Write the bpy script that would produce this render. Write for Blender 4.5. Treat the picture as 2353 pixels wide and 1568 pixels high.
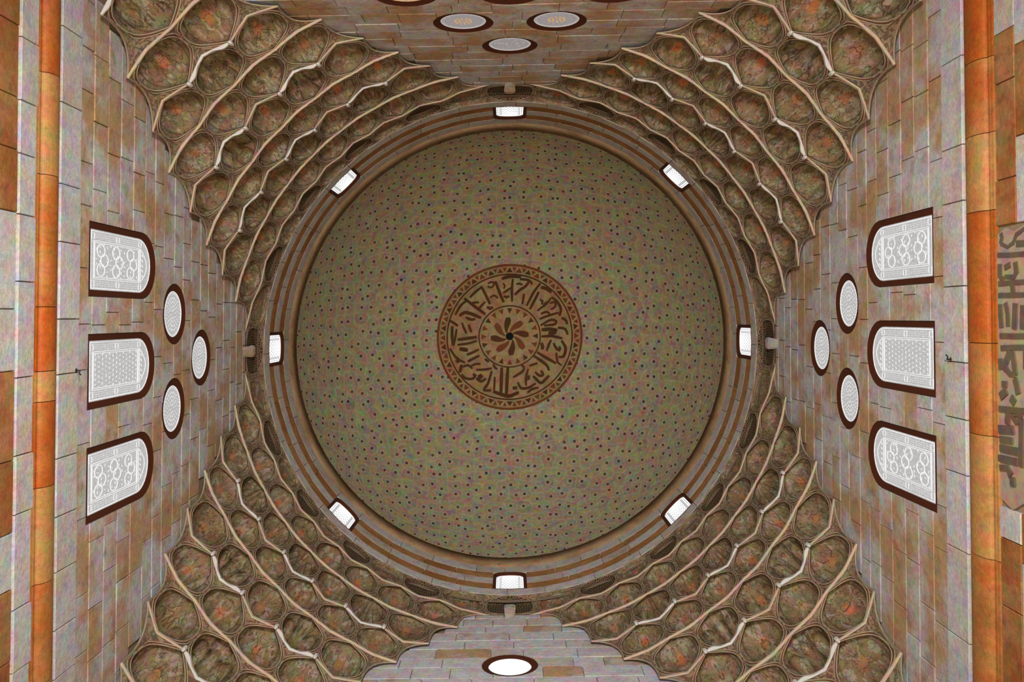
import bpy, math, random
from mathutils import Vector, Matrix
from mathutils.geometry import delaunay_2d_cdt

random.seed(7)
for o in list(bpy.data.objects):
    bpy.data.objects.remove(o, do_unlink=True)
SC = bpy.context.scene
COL = SC.collection
PI = math.pi

# ------------------------------------------------------------------ camera
A = 10.5                      # half side of the square hall in metres
FPX = 2056.3                  # focal length in pixels of the 2353 px wide frame
CX, CY, SKEW = 0.0021, 0.1136, 0.0157   # hall centre seen from the camera, slight skew of the plan (in A)
cam = bpy.data.cameras.new('camera')
cam.sensor_width = 36.0
cam.lens = FPX / 2353.0 * 36.0
cam.clip_end = 300
cam.shift_x = 0.00835         # the photograph is a crop: its optical centre is off the middle
cam.shift_y = -0.0461
camo = bpy.data.objects.new('camera', cam)
COL.objects.link(camo)
fwd = Vector((-0.0065, -0.0266, 1.0)).normalized()
right = fwd.cross(Vector((0, -1, 0))).normalized()
up = right.cross(fwd)
camo.matrix_world = Matrix(((right.x, up.x, -fwd.x, 0), (right.y, up.y, -fwd.y, 0),
                            (right.z, up.z, -fwd.z, 0), (0, 0, 0, 1)))
SC.camera = camo

# ------------------------------------------------------------------ world, light, exposure
w = bpy.data.worlds.new('world')
SC.world = w
w.use_nodes = True
w.node_tree.nodes['Background'].inputs[0].default_value = (0.9, 0.85, 0.8, 1)
w.node_tree.nodes['Background'].inputs[1].default_value = 0.05
SC.view_settings.view_transform = 'Standard'
SC.view_settings.look = 'None'
SC.view_settings.gamma = 1.0
SC.view_settings.exposure = 0.0
SC.view_settings.use_curve_mapping = False


def area(name, loc, target, sx, sy, power, col, spread=180):
    l = bpy.data.lights.new(name, 'AREA')
    l.shape = 'RECTANGLE'
    l.size, l.size_y = sx, sy
    l.energy = power
    l.color = col
    l.spread = math.radians(spread)
    o = bpy.data.objects.new(name, l)
    COL.objects.link(o)
    o.location = loc
    o.rotation_euler = (Vector(target) - Vector(loc)).to_track_quat('-Z', 'Y').to_euler()
    return o


# daylight coming in low through the doorway under the far (picture top) wall, its warm bounce off the floor, and an added warm fill
area('doorway_daylight', (-0.6, -8.4, 3.0), (0, 7.5, 33), 2.8, 3.6, 5500, (0.92, 0.96, 1.0), 100)
area('floor_daylight', (0, 1.0, -1.2), (0, 1.0, 40), 5, 5, 2700, (1.0, 0.86, 0.69), 130)
area('back_wall_fill', (0, 9.0, 1.0), (0, -8.5, 30), 1.5, 1.5, 800, (1.0, 0.72, 0.42), 90)  # unseen, added to brighten and warm the back wall


# ------------------------------------------------------------------ helpers
def B(e, s, h):
    """hall coordinates (right, down, up in units of A, from the hall's centre) to the world"""
    return Vector(((e + CX) * A, (s + CY - SKEW * e) * A, h * A))


def org(o):
    p = Vector((0, 0, 0))
    while o is not None:
        p = p + o.location
        o = o.parent
    return p


def mesh(name, verts, faces, mat, parent=None, uvs=None, smooth=False, loc=None, share=None):
    """one mesh object from world-space vertices"""
    me = bpy.data.meshes.new(name)
    base = Vector(loc) if loc is not None else (org(parent) if parent else Vector((0, 0, 0)))
    me.from_pydata([tuple(Vector(v) - base) for v in verts], [], faces)
    if uvs is not None:
        uvl = me.uv_layers.new(name='UVMap')
        for lp in me.loops:
            uvl.data[lp.index].uv = uvs[lp.vertex_index]
    if smooth:
        me.polygons.foreach_set('use_smooth', [True] * len(me.polygons))
    me.materials.append(mat)
    me.update()
    o = bpy.data.objects.new(name, me)
    COL.objects.link(o)
    if parent is not None:
        o.parent = parent
        o.location = base - org(parent)
    else:
        o.location = base
    return o


def empty(name, loc):
    o = bpy.data.objects.new(name, None)
    COL.objects.link(o)
    o.location = loc
    o.empty_display_size = 0.5
    return o


def tag(o, label=None, cat=None, group=None, kind=None):
    if label: o['label'] = label
    if cat: o['category'] = cat
    if group: o['group'] = group
    if kind: o['kind'] = kind
    return o


class MB:
    def __init__(self):
        self.v, self.f = [], []

    def add(self, vs, fs):
        b = len(self.v)
        self.v += [Vector(p) for p in vs]
        self.f += [tuple(i + b for i in f) for f in fs]

    def tube(self, pts, r, n=6, closed=False, flat=1.0):
        pts = [Vector(p) for p in pts]
        m = len(pts)
        vs, fs = [], []
        ref = None
        for i in range(m):
            a = pts[i - 1] if (i > 0 or closed) else pts[i]
            c = pts[(i + 1) % m] if (i < m - 1 or closed) else pts[i]
            t = (c - a).normalized()
            if ref is None:
                ref = Vector((0, 0, 1)) if abs(t.z) < 0.9 else Vector((1, 0, 0))
            x = t.cross(ref).normalized()
            y = x.cross(t).normalized()
            ref = y
            for k in range(n):
                g = 2 * PI * (k + 0.5) / n
                vs.append(pts[i] + x * (r * math.cos(g)) + y * (r * flat * math.sin(g)))
        for i in range(m if closed else m - 1):
            j = (i + 1) % m
            for k in range(n):
                k2 = (k + 1) % n
                fs.append((i * n + k, i * n + k2, j * n + k2, j * n + k))
        if not closed:
            fs.append(tuple(range(n - 1, -1, -1)))
            fs.append(tuple((m - 1) * n + k for k in range(n)))
        self.add(vs, fs)

    def build(self, name, mat, parent=None, smooth=False, loc=None):
        return mesh(name, self.v, self.f, mat, parent, smooth=smooth, loc=loc)


# ------------------------------------------------------------------ material toolkit
class N:
    def __init__(self, name, rough=0.85, spec=0.2):
        self.m = bpy.data.materials.new(name)
        self.m.use_nodes = True
        self.t = self.m.node_tree
        self.t.nodes.clear()
        self.out = self.t.nodes.new('ShaderNodeOutputMaterial')
        self.b = self.t.nodes.new('ShaderNodeBsdfPrincipled')
        self.b.inputs['Roughness'].default_value = rough
        self.b.inputs['Specular IOR Level'].default_value = spec
        self.t.links.new(self.b.outputs[0], self.out.inputs[0])
        self.tc = self.t.nodes.new('ShaderNodeTexCoord')
        self.oi = self.t.nodes.new('ShaderNodeObjectInfo')

    def link(self, a, b):
        self.t.links.new(a, b)

    def put(self, sock, v):
        if isinstance(v, bpy.types.NodeSocket):
            self.link(v, sock)
        elif isinstance(v, (tuple, list)) and len(v) == 3 and sock.type == 'RGBA':
            sock.default_value = (*v, 1)
        else:
            sock.default_value = v

    def math(self, op, a, b=None, c=None, clamp=False):
        n = self.t.nodes.new('ShaderNodeMath')
        n.operation = op
        n.use_clamp = clamp
        self.put(n.inputs[0], a)
        if b is not None: self.put(n.inputs[1], b)
        if c is not None: self.put(n.inputs[2], c)
        return n.outputs[0]

    def vmath(self, op, a, b=None, scale=None):
        n = self.t.nodes.new('ShaderNodeVectorMath')
        n.operation = op
        self.put(n.inputs[0], a)
        if b is not None: self.put(n.inputs[1], b)
        if scale is not None: self.put(n.inputs['Scale'], scale)
        return n.outputs['Value'] if op in ('LENGTH', 'DOT_PRODUCT', 'DISTANCE') else n.outputs[0]

    def xyz(self, v):
        n = self.t.nodes.new('ShaderNodeSeparateXYZ')
        self.put(n.inputs[0], v)
        return n.outputs

    def vec(self, x, y, z=0.0):
        n = self.t.nodes.new('ShaderNodeCombineXYZ')
        for i, q in enumerate((x, y, z)): self.put(n.inputs[i], q)
        return n.outputs[0]

    def mix(self, f, a, b, mode='MIX'):
        n = self.t.nodes.new('ShaderNodeMix')
        n.data_type = 'RGBA'
        n.blend_type = mode
        self.put(n.inputs[0], f)
        self.put(n.inputs[6], a)
        self.put(n.inputs[7], b)
        return n.outputs[2]

    def noise(self, scale, v=None, detail=4, rough=0.6, dist=0.0, col=False):
        n = self.t.nodes.new('ShaderNodeTexNoise')
        n.inputs['Scale'].default_value = scale
        n.inputs['Detail'].default_value = detail
        n.inputs['Roughness'].default_value = rough
        n.inputs['Distortion'].default_value = dist
        self.put(n.inputs['Vector'], v if v is not None else self.tc.outputs['Object'])
        return n.outputs['Color' if col else 'Fac']

    def voro(self, scale, v, feature='F1', rnd=1.0):
        n = self.t.nodes.new('ShaderNodeTexVoronoi')
        n.voronoi_dimensions = '2D'
        n.feature = feature
        n.inputs['Scale'].default_value = scale
        n.inputs['Randomness'].default_value = rnd
        self.put(n.inputs['Vector'], v)
        return n

    def ramp(self, f, lo, hi):
        """smooth step from lo to hi"""
        n = self.t.nodes.new('ShaderNodeMapRange')
        n.interpolation_type = 'SMOOTHSTEP'
        self.put(n.inputs[0], f)
        n.inputs[1].default_value = lo
        n.inputs[2].default_value = hi
        return n.outputs[0]

    def line(self, f, at, wdt):
        """1 on the contour f == at"""
        return self.math('SUBTRACT', 1.0, self.ramp(self.math('ABSOLUTE', self.math('SUBTRACT', f, at)), wdt * 0.4, wdt))

    def mottle(self, c, amount=0.5, scale=2.2):
        """blotches of faint red, green and violet in the old stone and paint"""
        n = self.noise(scale, detail=3, rough=0.65, col=True)
        hs = self.t.nodes.new('ShaderNodeHueSaturation')
        hs.inputs['Saturation'].default_value = 1.7
        hs.inputs['Value'].default_value = 2.0
        self.link(n, hs.inputs['Color'])
        return self.mix(amount, c, self.mix(1.0, c, hs.outputs[0], 'MULTIPLY'))

    def bump(self, h, strength=0.4, dist=0.03):
        n = self.t.nodes.new('ShaderNodeBump')
        n.inputs['Strength'].default_value = strength
        n.inputs['Distance'].default_value = dist
        self.put(n.inputs['Height'], h)
        self.link(n.outputs[0], self.b.inputs['Normal'])

    def done(self, c):
        self.put(self.b.inputs['Base Color'], c)
        return self.m

    def emit(self, c, s):
        self.put(self.b.inputs['Emission Color'], c)
        self.put(self.b.inputs['Emission Strength'], s)


def stone(name, c1, c2, rnd=0.35, nz=0.8, mot=0.34, dirt=0.5):
    n = N(name, 0.9, 0.12)
    f = n.math('ADD', n.math('MULTIPLY', n.oi.outputs['Random'], rnd),
               n.math('MULTIPLY', n.ramp(n.noise(0.55, detail=5), 0.3, 0.7), nz))
    f = n.ramp(f, 0.25, 0.95)
    c = n.mix(f, c1, c2)
    c = n.mix(n.math('MULTIPLY', n.ramp(n.noise(1.9, detail=6, rough=0.7), 0.50, 0.72), dirt), c, tuple(q * 0.45 for q in c2))
    c = n.mottle(c, mot, 2.6)
    fine = n.noise(9.0, detail=4, rough=0.8)
    c = n.mix(0.35, c, n.mix(1.0, c, n.mix(n.ramp(fine, 0.3, 0.7), (0.55, 0.5, 0.5), (1.4, 1.4, 1.4)), 'MULTIPLY'))
    n.bump(fine, 0.5, 0.04)
    return n.done(c)


def plain(name, c, mot=0.4, rough=0.8, sc=3.0):
    n = N(name, rough, 0.15)
    cc = n.mottle(c, mot, sc)
    g = n.noise(7.0, detail=4)
    n.bump(g, 0.3, 0.02)
    return n.done(cc)


M = {}
M['wall'] = stone('wall_stone', (0.36, 0.335, 0.33), (0.31, 0.19, 0.10))
M['grey'] = stone('grey_course_stone', (0.37, 0.35, 0.35), (0.33, 0.25, 0.18), rnd=0.35, nz=0.4, dirt=0.3)
M['brown'] = stone('brown_course_stone', (0.27, 0.13, 0.05), (0.21, 0.075, 0.02), mot=0.4)
M['mortar'] = plain('wall_mortar', (0.20, 0.14, 0.09))
M['drumgrey'] = stone('drum_grey_stone', (0.39, 0.355, 0.33), (0.33, 0.25, 0.17), rnd=0.4, nz=0.4)
M['drumbrown'] = stone('drum_brown_stone', (0.30, 0.145, 0.055), (0.22, 0.09, 0.025))
M['drumtan'] = stone('drum_tan_plaster', (0.27, 0.17, 0.09), (0.20, 0.11, 0.05), rnd=0.2)
M['orange'] = stone('orange_marble', (0.31, 0.155, 0.05), (0.27, 0.065, 0.010), rnd=0.8, nz=0.45, mot=0.35, dirt=0.25)
M['orange'].node_tree.nodes['Principled BSDF'].inputs['Roughness'].default_value = 0.45
M['pale'] = plain('pale_plaster_edge', (0.34, 0.25, 0.175), 0.35)
M['white'] = plain('white_plaster_corner', (0.40, 0.37, 0.34), 0.15)
M['rim'] = plain('rim_moulding', (0.22, 0.16, 0.105), 0.4)
M['frame'] = plain('dark_brown_reveal', (0.050, 0.011, 0.003), 0.2)
M['iron'] = plain('iron', (0.02, 0.016, 0.014), 0.0)
M['hole'] = plain('hole_black', (0.004, 0.004, 0.004), 0.0)  # darkness inside the crown's hole, put into the colour of a disc
M['ink'] = plain('dark_brown_paint', (0.075, 0.028, 0.010), 0.5, sc=1.2)
M['inkred'] = plain('red_brown_paint', (0.15, 0.045, 0.015), 0.5, sc=1.2)
M['wood'] = plain('dark_carved_wood', (0.095, 0.065, 0.043), 0.5)
M['woodpale'] = plain('pale_plaster_ground', (0.27, 0.20, 0.135), 0.5)
M['floor'] = plain('floor_stone', (0.45, 0.40, 0.35), 0.2)


def niche_paint(name, kind):
    n = N(name, 0.8, 0.15)
    uv = n.tc.outputs['UV']
    x, y, _ = n.xyz(uv)
    u = n.math('ABSOLUTE', n.math('SUBTRACT', x, 0.5))        # mirrored about the niche's axis
    seed = n.math('MULTIPLY', n.oi.outputs['Random'], 37.0)
    base = n.mix(n.ramp(n.noise(1.1, detail=4), 0.35, 0.7), (0.165, 0.113, 0.062), (0.135, 0.083, 0.036))
    p = n.vec(n.math('MULTIPLY', u, 1.6), y, seed)
    # painted leaf bed, red flower, dark scrolls
    leaf = n.noise(4.5, p, detail=2, dist=0.8)
    base = n.mix(n.math('MULTIPLY', n.ramp(leaf, 0.5, 0.62), 0.55), base, (0.28, 0.225, 0.165))
    base = n.mix(n.math('MULTIPLY', n.ramp(n.noise(6.0, p, detail=2, dist=0.5), 0.56, 0.66), 0.5), base, (0.060, 0.038, 0.014))
    dy = n.math('SUBTRACT', y, 0.46)
    d = n.math('SQRT', n.math('ADD', n.math('MULTIPLY', u, u), n.math('MULTIPLY', dy, dy)))
    dd = n.math('ADD', d, n.math('MULTIPLY', n.math('SUBTRACT', n.noise(9, p), 0.5), 0.16))
    if kind == 'plain':
        red = n.math('SUBTRACT', 1.0, n.ramp(dd, 0.05, 0.13))
        base = n.mix(n.math('MULTIPLY', red, n.math('ADD', 0.2, n.math('MULTIPLY', n.oi.outputs['Random'], 0.5))), base, (0.36, 0.10, 0.03))
    s1 = n.line(n.noise(3.4, p, detail=1, dist=1.2), 0.5, 0.020)
    s2 = n.line(n.noise(5.6, n.vmath('ADD', p, (3.1, 1.7, 5.0)), detail=1, dist=1.6), 0.52, 0.022)
    lines = n.math('MAXIMUM', s1, s2)
    if kind == 'ribbed':
        an = n.math('ARCTAN2', n.math('SUBTRACT', x, 0.5), n.math('ADD', n.math('SUBTRACT', 0.88, y), 0.0))
        rr = n.line(n.math('FRACT', n.math('MULTIPLY', an, 3.4)), 0.5, 0.10)
        lines = n.math('MAXIMUM', lines, rr)
    base = n.mix(n.math('MULTIPLY', lines, 0.8), base, (0.045, 0.026, 0.012))
    # dark outline painted along the rim
    du = n.math('DIVIDE', n.math('SUBTRACT', x, 0.5), 0.42)
    dv = n.math('DIVIDE', dy, 0.455)
    k = n.math('SQRT', n.math('ADD', n.math('MULTIPLY', du, du), n.math('MULTIPLY', dv, dv)))
    base = n.mix(n.math('MULTIPLY', n.line(k, 0.90, 0.05), 0.6), base, (0.05, 0.028, 0.012))
    base = n.mottle(n.mottle(base, 0.36, 2.6), 0.28, 8.0)
    n.bump(n.noise(6.0, detail=4), 0.35, 0.03)
    return n.done(base)


M['niche'] = niche_paint('painted_niche', 'plain')
M['ribbed'] = niche_paint('painted_ribbed_niche', 'ribbed')
M['deep'] = niche_paint('painted_deep_niche', 'deep')


def spandrel_paint():
    n = N('painted_spandrel', 0.85, 0.1)
    uv = n.tc.outputs['UV']
    x, y, _ = n.xyz(uv)
    p = n.vec(n.math('ABSOLUTE', n.math('SUBTRACT', x, 0.5)), y, n.math('MULTIPLY', n.oi.outputs['Random'], 20.0))
    f = n.noise(8.0, p, detail=1, dist=1.6)
    c = n.mix(n.ramp(f, 0.47, 0.53), (0.075, 0.045, 0.026), (0.160, 0.106, 0.064))
    c = n.mottle(c, 0.4, 2.6)
    return n.done(c)


M['spandrel'] = spandrel_paint()


def arabesque_paint():
    n = N('dark_arabesque_niche', 0.85, 0.1)
    uv = n.tc.outputs['UV']
    x, y, _ = n.xyz(uv)
    p = n.vec(n.math('MULTIPLY', n.math('ABSOLUTE', n.math('SUBTRACT', x, 0.5)), 1.8), y, n.math('MULTIPLY', n.oi.outputs['Random'], 20.0))
    v = n.voro(11.0, p, 'DISTANCE_TO_EDGE', 0.7).outputs['Distance']
    c = n.mix(n.ramp(v, 0.03, 0.11), (0.17, 0.11, 0.055), (0.028, 0.016, 0.009))
    return n.done(n.mottle(c, 0.4, 2.6))


M['arabesque'] = arabesque_paint()


def dome_paint():
    n = N('painted_dome_plaster', 0.9, 0.08)
    uv = n.tc.outputs['UV']
    v = n.voro(20.0, uv, 'F1', 0.66)
    dist, cc = v.outputs['Distance'], v.outputs['Color']
    edge = n.voro(20.0, uv, 'DISTANCE_TO_EDGE', 0.66).outputs['Distance']
    base = n.mix(n.ramp(n.noise(0.9, detail=5, rough=0.7), 0.35, 0.65), (0.315, 0.272, 0.185), (0.325, 0.252, 0.142))
    hs = n.t.nodes.new('ShaderNodeHueSaturation')
    hs.inputs['Saturation'].default_value = 0.75
    n.link(cc, hs.inputs['Color'])
    tint = n.mix(0.55, (0.34, 0.30, 0.15), n.mix(1.0, hs.outputs[0], (0.56, 0.48, 0.18), 'MULTIPLY'))
    petal = n.math('MULTIPLY', n.ramp(dist, 0.25, 0.36), n.ramp(n.noise(55.0, uv, detail=2), 0.45, 0.6))
    base = n.mix(n.math('MULTIPLY', petal, 0.6), base, tint)
    base = n.mix(n.math('MULTIPLY', n.math('SUBTRACT', 1.0, n.ramp(edge, 0.02, 0.09)), 0.5), base, (0.40, 0.36, 0.295))
    halo = n.math('SUBTRACT', 1.0, n.ramp(dist, 0.17, 0.27))
    base = n.mix(n.math('MULTIPLY', halo, 0.7), base, (0.42, 0.375, 0.31))
    dot = n.math('SUBTRACT', 1.0, n.ramp(dist, 0.10, 0.17))
    base = n.mix(n.math('MULTIPLY', dot, 0.92), base, n.mix(0.4, (0.048, 0.026, 0.012), n.mix(1.0, cc, (0.24, 0.07, 0.012), 'MULTIPLY')))
    base = n.mottle(n.mottle(base, 0.55, 2.2), 0.4, 7.0)
    n.bump(n.noise(5.0, detail=4), 0.25, 0.03)
    return n.done(base)


M['dome'] = dome_paint()


def medallion_ground():
    n = N('medallion_ground', 0.9, 0.08)
    c = n.mix(n.ramp(n.noise(1.4, detail=4), 0.35, 0.65), (0.31, 0.225, 0.12), (0.28, 0.165, 0.07))
    return n.done(n.mottle(c, 0.5, 2.4))


M['medal'] = medallion_ground()


def pane_mat(name, c, s, grain=0.3, scale=14.0):
    n = N(name, 0.6, 0.2)
    f = n.noise(scale, detail=3, rough=0.8)
    col = n.mix(n.ramp(f, 0.35, 0.65), tuple(q * (1 - grain) for q in c), c)
    n.emit(col, s)
    return n.done((0.08, 0.08, 0.08))


M['pane'] = pane_mat('backlit_stucco_glass', (0.62, 0.62, 0.62), 0.80)
M['panedull'] = pane_mat('dull_backlit_glass', (0.40, 0.37, 0.38), 0.75)
M['panebright'] = pane_mat('bright_backlit_glass', (1, 1, 1), 1.15, 0.05)
M['glow'] = pane_mat('backlit_tracery', (1, 1, 1), 0.82, 0.1)
M['glowdull'] = pane_mat('dull_backlit_tracery', (0.85, 0.78, 0.74), 0.55, 0.15)
M['amber'] = pane_mat('amber_glass', (0.75, 0.38, 0.10), 0.9, 0.3)
M['lead'] = pane_mat('grey_lattice', (0.24, 0.24, 0.26), 0.6, 0.2)

# ------------------------------------------------------------------ hall: dimensions in units of A
FLOOR = -1.6 / A
WALLTOP = 3.62
H = {1: 2.130, 2: 2.292, 3: 2.443, 4: 2.597, 5: 2.741, 6: 2.904, 7: 3.050, 8: 3.230, 9: 3.380, 10: 3.515}
RHO = {1: 1.318, 2: 1.246, 3: 1.187, 4: 1.144, 5: 1.096, 6: 1.057, 7: 1.030, 8: 1.0115, 9: 0.981, 10: 0.9675}
ZIG = {1: .012, 2: .005, 3: .014, 4: .004, 5: .013, 6: .003, 7: .010, 8: .002, 9: .005, 10: 0.0}
RD = 0.9675                    # drum radius

WALLS = {                      # side: function (t along the wall, h, depth into the wall) -> world
    'left': lambda t, h, d: B(-1 - d, t, h),
    'right': lambda t, h, d: B(1 + d, -t, h),
    'back': lambda t, h, d: B(-t, -1 - d, h),
    'front': lambda t, h, d: B(t, 1 + d, h),
}
FLIP = {'left': 1, 'right': -1, 'back': -1, 'front': 1}     # sign from picture position along the wall to t


def arch_outline(t, hb, ht, hw, n=10):
    """window outline: straight jambs and a round head"""
    c = ht - hw
    pts = [(t - hw, hb), (t + hw, hb)]
    for i in range(n + 1):
        g = PI * i / n
        pts.append((t + hw * math.cos(g), c + hw * math.sin(g)))
    return pts


def disc_outline(t, h, r, n=28):
    return [(t + r * math.cos(2 * PI * i / n), h + r * math.sin(2 * PI * i / n)) for i in range(n)]


# windows: (wall, kind, picture position along wall, height data, style, label)
WIN = []
for side, dt in (('left', 0.0), ('right', 0.0)):
    nm = 'picture-left' if side == 'left' else 'picture-right'
    for j, tt in enumerate((-0.270, 0.0, 0.270)):
        WIN.append((side, 'arch', tt + dt, (2.116, 2.515), 'rosette' if j != 1 else 'dense',
                    f"{('upper', 'middle', 'lower')[j]} of three round-headed stucco windows on the {side} wall"))
    for tt, hh, wd in ((-0.140, 2.663, 'upper of the paired'), (0.141, 2.663, 'lower of the paired'), (0.0, 2.896, 'single inner')):
        WIN.append((side, 'disc', tt + dt, hh, 'white', f"{wd} round window{'s' if 'pair' in wd else ''} on the {side} wall above the arched windows"))
for tt, hh, st, wd in ((-0.140, 2.663, 'amber', 'round window with amber dots on the brown top wall, left of the pair'),
                       (0.140, 2.663, 'amber', 'round window with amber dots on the brown top wall, right of the pair'),
                       (0.0, 2.896, 'dull', 'plain grey round window of the top wall, nearest the dome')):
    WIN.append(('back', 'disc', tt, hh, st, wd))
for tt, wd in ((-0.286, 'left'), (0.0, 'middle'), (0.286, 'right')):
    WIN.append(('back', 'arch', tt, (2.116, 2.512), 'rosette' if tt else 'dense', f"{wd} of three window heads cut off by the top edge of the picture"))
WIN.append(('front', 'disc', 0.0, 2.896, 'bright', 'glaring white round window on the pale bottom wall'))


def outline(wn, grow=0.0):
    side, kind, pos, hh, *_ = wn
    t = pos * FLIP[side]
    if kind == 'arch':
        return arch_outline(t, hh[0] - grow * 0.5, hh[1] + grow, 0.089 + grow)
    return disc_outline(t, hh, 0.0895 + grow)


def inside(p, poly):
    x, y = p
    r = False
    j = len(poly) - 1
    for i in range(len(poly)):
        xi, yi = poly[i]
        xj, yj = poly[j]
        if (yi > y) != (yj > y) and x < (xj - xi) * (y - yi) / (yj - yi) + xi:
            r = not r
        j = i
    return r


def cut_plate(rect, holes, n_extra=0):
    """triangulate a rectangle minus holes -> (2d verts, faces, boundary edges)"""
    x0, y0, x1, y1 = rect
    pts = [Vector(p) for p in ((x0, y0), (x1, y0), (x1, y1), (x0, y1))]
    edges = [(0, 1), (1, 2), (2, 3), (3, 0)]
    for hpoly in holes:
        b = len(pts)
        pts += [Vector(p) for p in hpoly]
        k = len(hpoly)
        edges += [(b + i, b + (i + 1) % k) for i in range(k)]
    v, e, f, *_ = delaunay_2d_cdt(pts, edges, [], 0, 1e-6)
    keep = []
    for t in f:
        c = sum((Vector(v[i]) for i in t), Vector((0, 0))) / len(t)
        if x0 < c.x < x1 and y0 < c.y < y1 and not any(inside(c, hp) for hp in holes):
            keep.append(tuple(t))
    cnt = {}
    for t in keep:
        for i in range(len(t)):
            a, b = t[i], t[(i + 1) % len(t)]
            cnt.setdefault((min(a, b), max(a, b)), []).append((a, b))
    bd = [q[0] for q in cnt.values() if len(q) == 1]
    return [tuple(q) for q in v], keep, bd


# limits of the bare wall between the corner vaults: half width by height
BARE = [(0, 1.0), (2.0, 1.0), (2.13, .875), (2.292, .765), (2.443, .655), (2.597, .555), (2.741, .45), (2.904, .36), (3.05, .27), (3.23, .19), (3.38, .15), (9, .15)]


def bare(h):
    for (a, x), (b, y) in zip(BARE, BARE[1:]):
        if a <= h <= b:
            return x + (y - x) * (h - a) / (b - a)
    return .15


# course heights of the walls
COURSES = [(1.60, 1.70, 'brown'), (1.70, 1.803, 'brown'), (1.803, 1.872, 'grey'), (1.969, 2.064, 'grey')]
hh = 2.064
rs = random.Random(3)
while hh < 3.42:
    nh = hh + rs.uniform(0.066, 0.086)
    COURSES.append((hh, nh, 'wall'))
    hh = nh

ROOTS = {}
LBL = {'left': 'pale grey and tan ashlar wall along the left of the picture with orange torus below its windows',
       'right': 'grey and tan ashlar wall along the right of the picture beside the carved inscription',
       'back': 'brown shaded stone wall at the top of the picture with three round windows',
       'front': 'bright grey stone wall at the bottom of the picture with one glaring round window'}
for side, W in WALLS.items():
    holes = [outline(x) for x in WIN if x[0] == side]
    v, f, bd = cut_plate((-1.004, FLOOR, 1.004, WALLTOP), holes)
    vs = [W(t, h, 0.006) for t, h in v]
    base = W(0, FLOOR, 0.006)
    wall = mesh('wall_' + side, vs, f, M['mortar'], loc=base)
    tag(wall, LBL[side], 'wall', kind='structure')
    ROOTS[side] = wall
    rr = random.Random({'left': 11, 'right': 12, 'back': 13, 'front': 14}[side])
    big = [outline(x, 0.0015) for x in WIN if x[0] == side]
    lo = {'back': 2.40, 'front': 2.55}.get(side, 0.0)
    nblk = 0
    crs = COURSES
    if side == 'right':
        crs = [(1.60, 1.69, 'brown'), (1.69, 1.77, 'brown'), (1.77, 1.845, 'brown')] + COURSES[3:]
    for (h0, h1, kind) in crs:
        if h1 < lo:
            continue
        lim = min(1.0, bare(h0) + 0.02)
        t = -1.0 + rr.uniform(-0.15, 0.0)
        while t < 1.0:
            t2 = t + rr.uniform(0.10, 0.20)
            a, b = max(t, -1.0), min(t2, 1.0)
            t = t2
            if b - a < 0.01 or b < -lim or a > lim:
                continue
            if side == 'right' and kind == 'brown' and b > -0.285 and a < 0.285:
                if a < -0.285: b = -0.285
                elif b > 0.285: a = 0.285
                else: continue
            g = 0.0011
            rect = (a + g, h0 + g, b - g, h1 - g)
            d0 = rr.uniform(-0.0012, 0.0008)
            if kind == 'grey': d0 -= 0.004
            hs_ = [p for p in big if not (max(q[0] for q in p) < rect[0] or min(q[0] for q in p) > rect[2]
                                          or max(q[1] for q in p) < rect[1] or min(q[1] for q in p) > rect[3])]
            mt = kind
            if kind == 'brown' and rr.random() < (0.45 if side == 'right' else 0.2): mt = 'grey'
            if side == 'front' and rr.random() < 0.8: mt = 'grey'
            if hs_:
                v2, f2, bd2 = cut_plate(rect, hs_)
                if not f2: continue
                nv = len(v2)
                vs = [W(x, y, d0) for x, y in v2] + [W(x, y, 0.006) for x, y in v2]
                fs = list(f2) + [(i, j, j + nv, i + nv) for i, j in bd2]
            else:
                c = 0.0012
                x0, y0, x1, y1 = rect
                vs = [W(x, y, d0) for x, y in ((x0 + c, y0 + c), (x1 - c, y0 + c), (x1 - c, y1 - c), (x0 + c, y1 - c))]
                vs += [W(x, y, d0 + c) for x, y in ((x0, y0), (x1, y0), (x1, y1), (x0, y1))]
                vs += [W(x, y, 0.006) for x, y in ((x0, y0), (x1, y0), (x1, y1), (x0, y1))]
                fs = [(0, 1, 2, 3)]
                for i in range(4):
                    j = (i + 1) % 4
                    fs += [(i, i + 4, j + 4, j), (i + 4, i + 8, j + 8, j + 4)]
            mesh('stone_block', vs, fs, M[mt], wall)

fl = mesh('floor', [B(-1.1, -1.1, FLOOR), B(1.1, -1.1, FLOOR), B(1.1, 1.1, FLOOR), B(-1.1, 1.1, FLOOR)], [(0, 1, 2, 3)], M['floor'])
tag(fl, 'pale stone floor of the hall far below the dome', 'floor', kind='structure')

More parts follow.
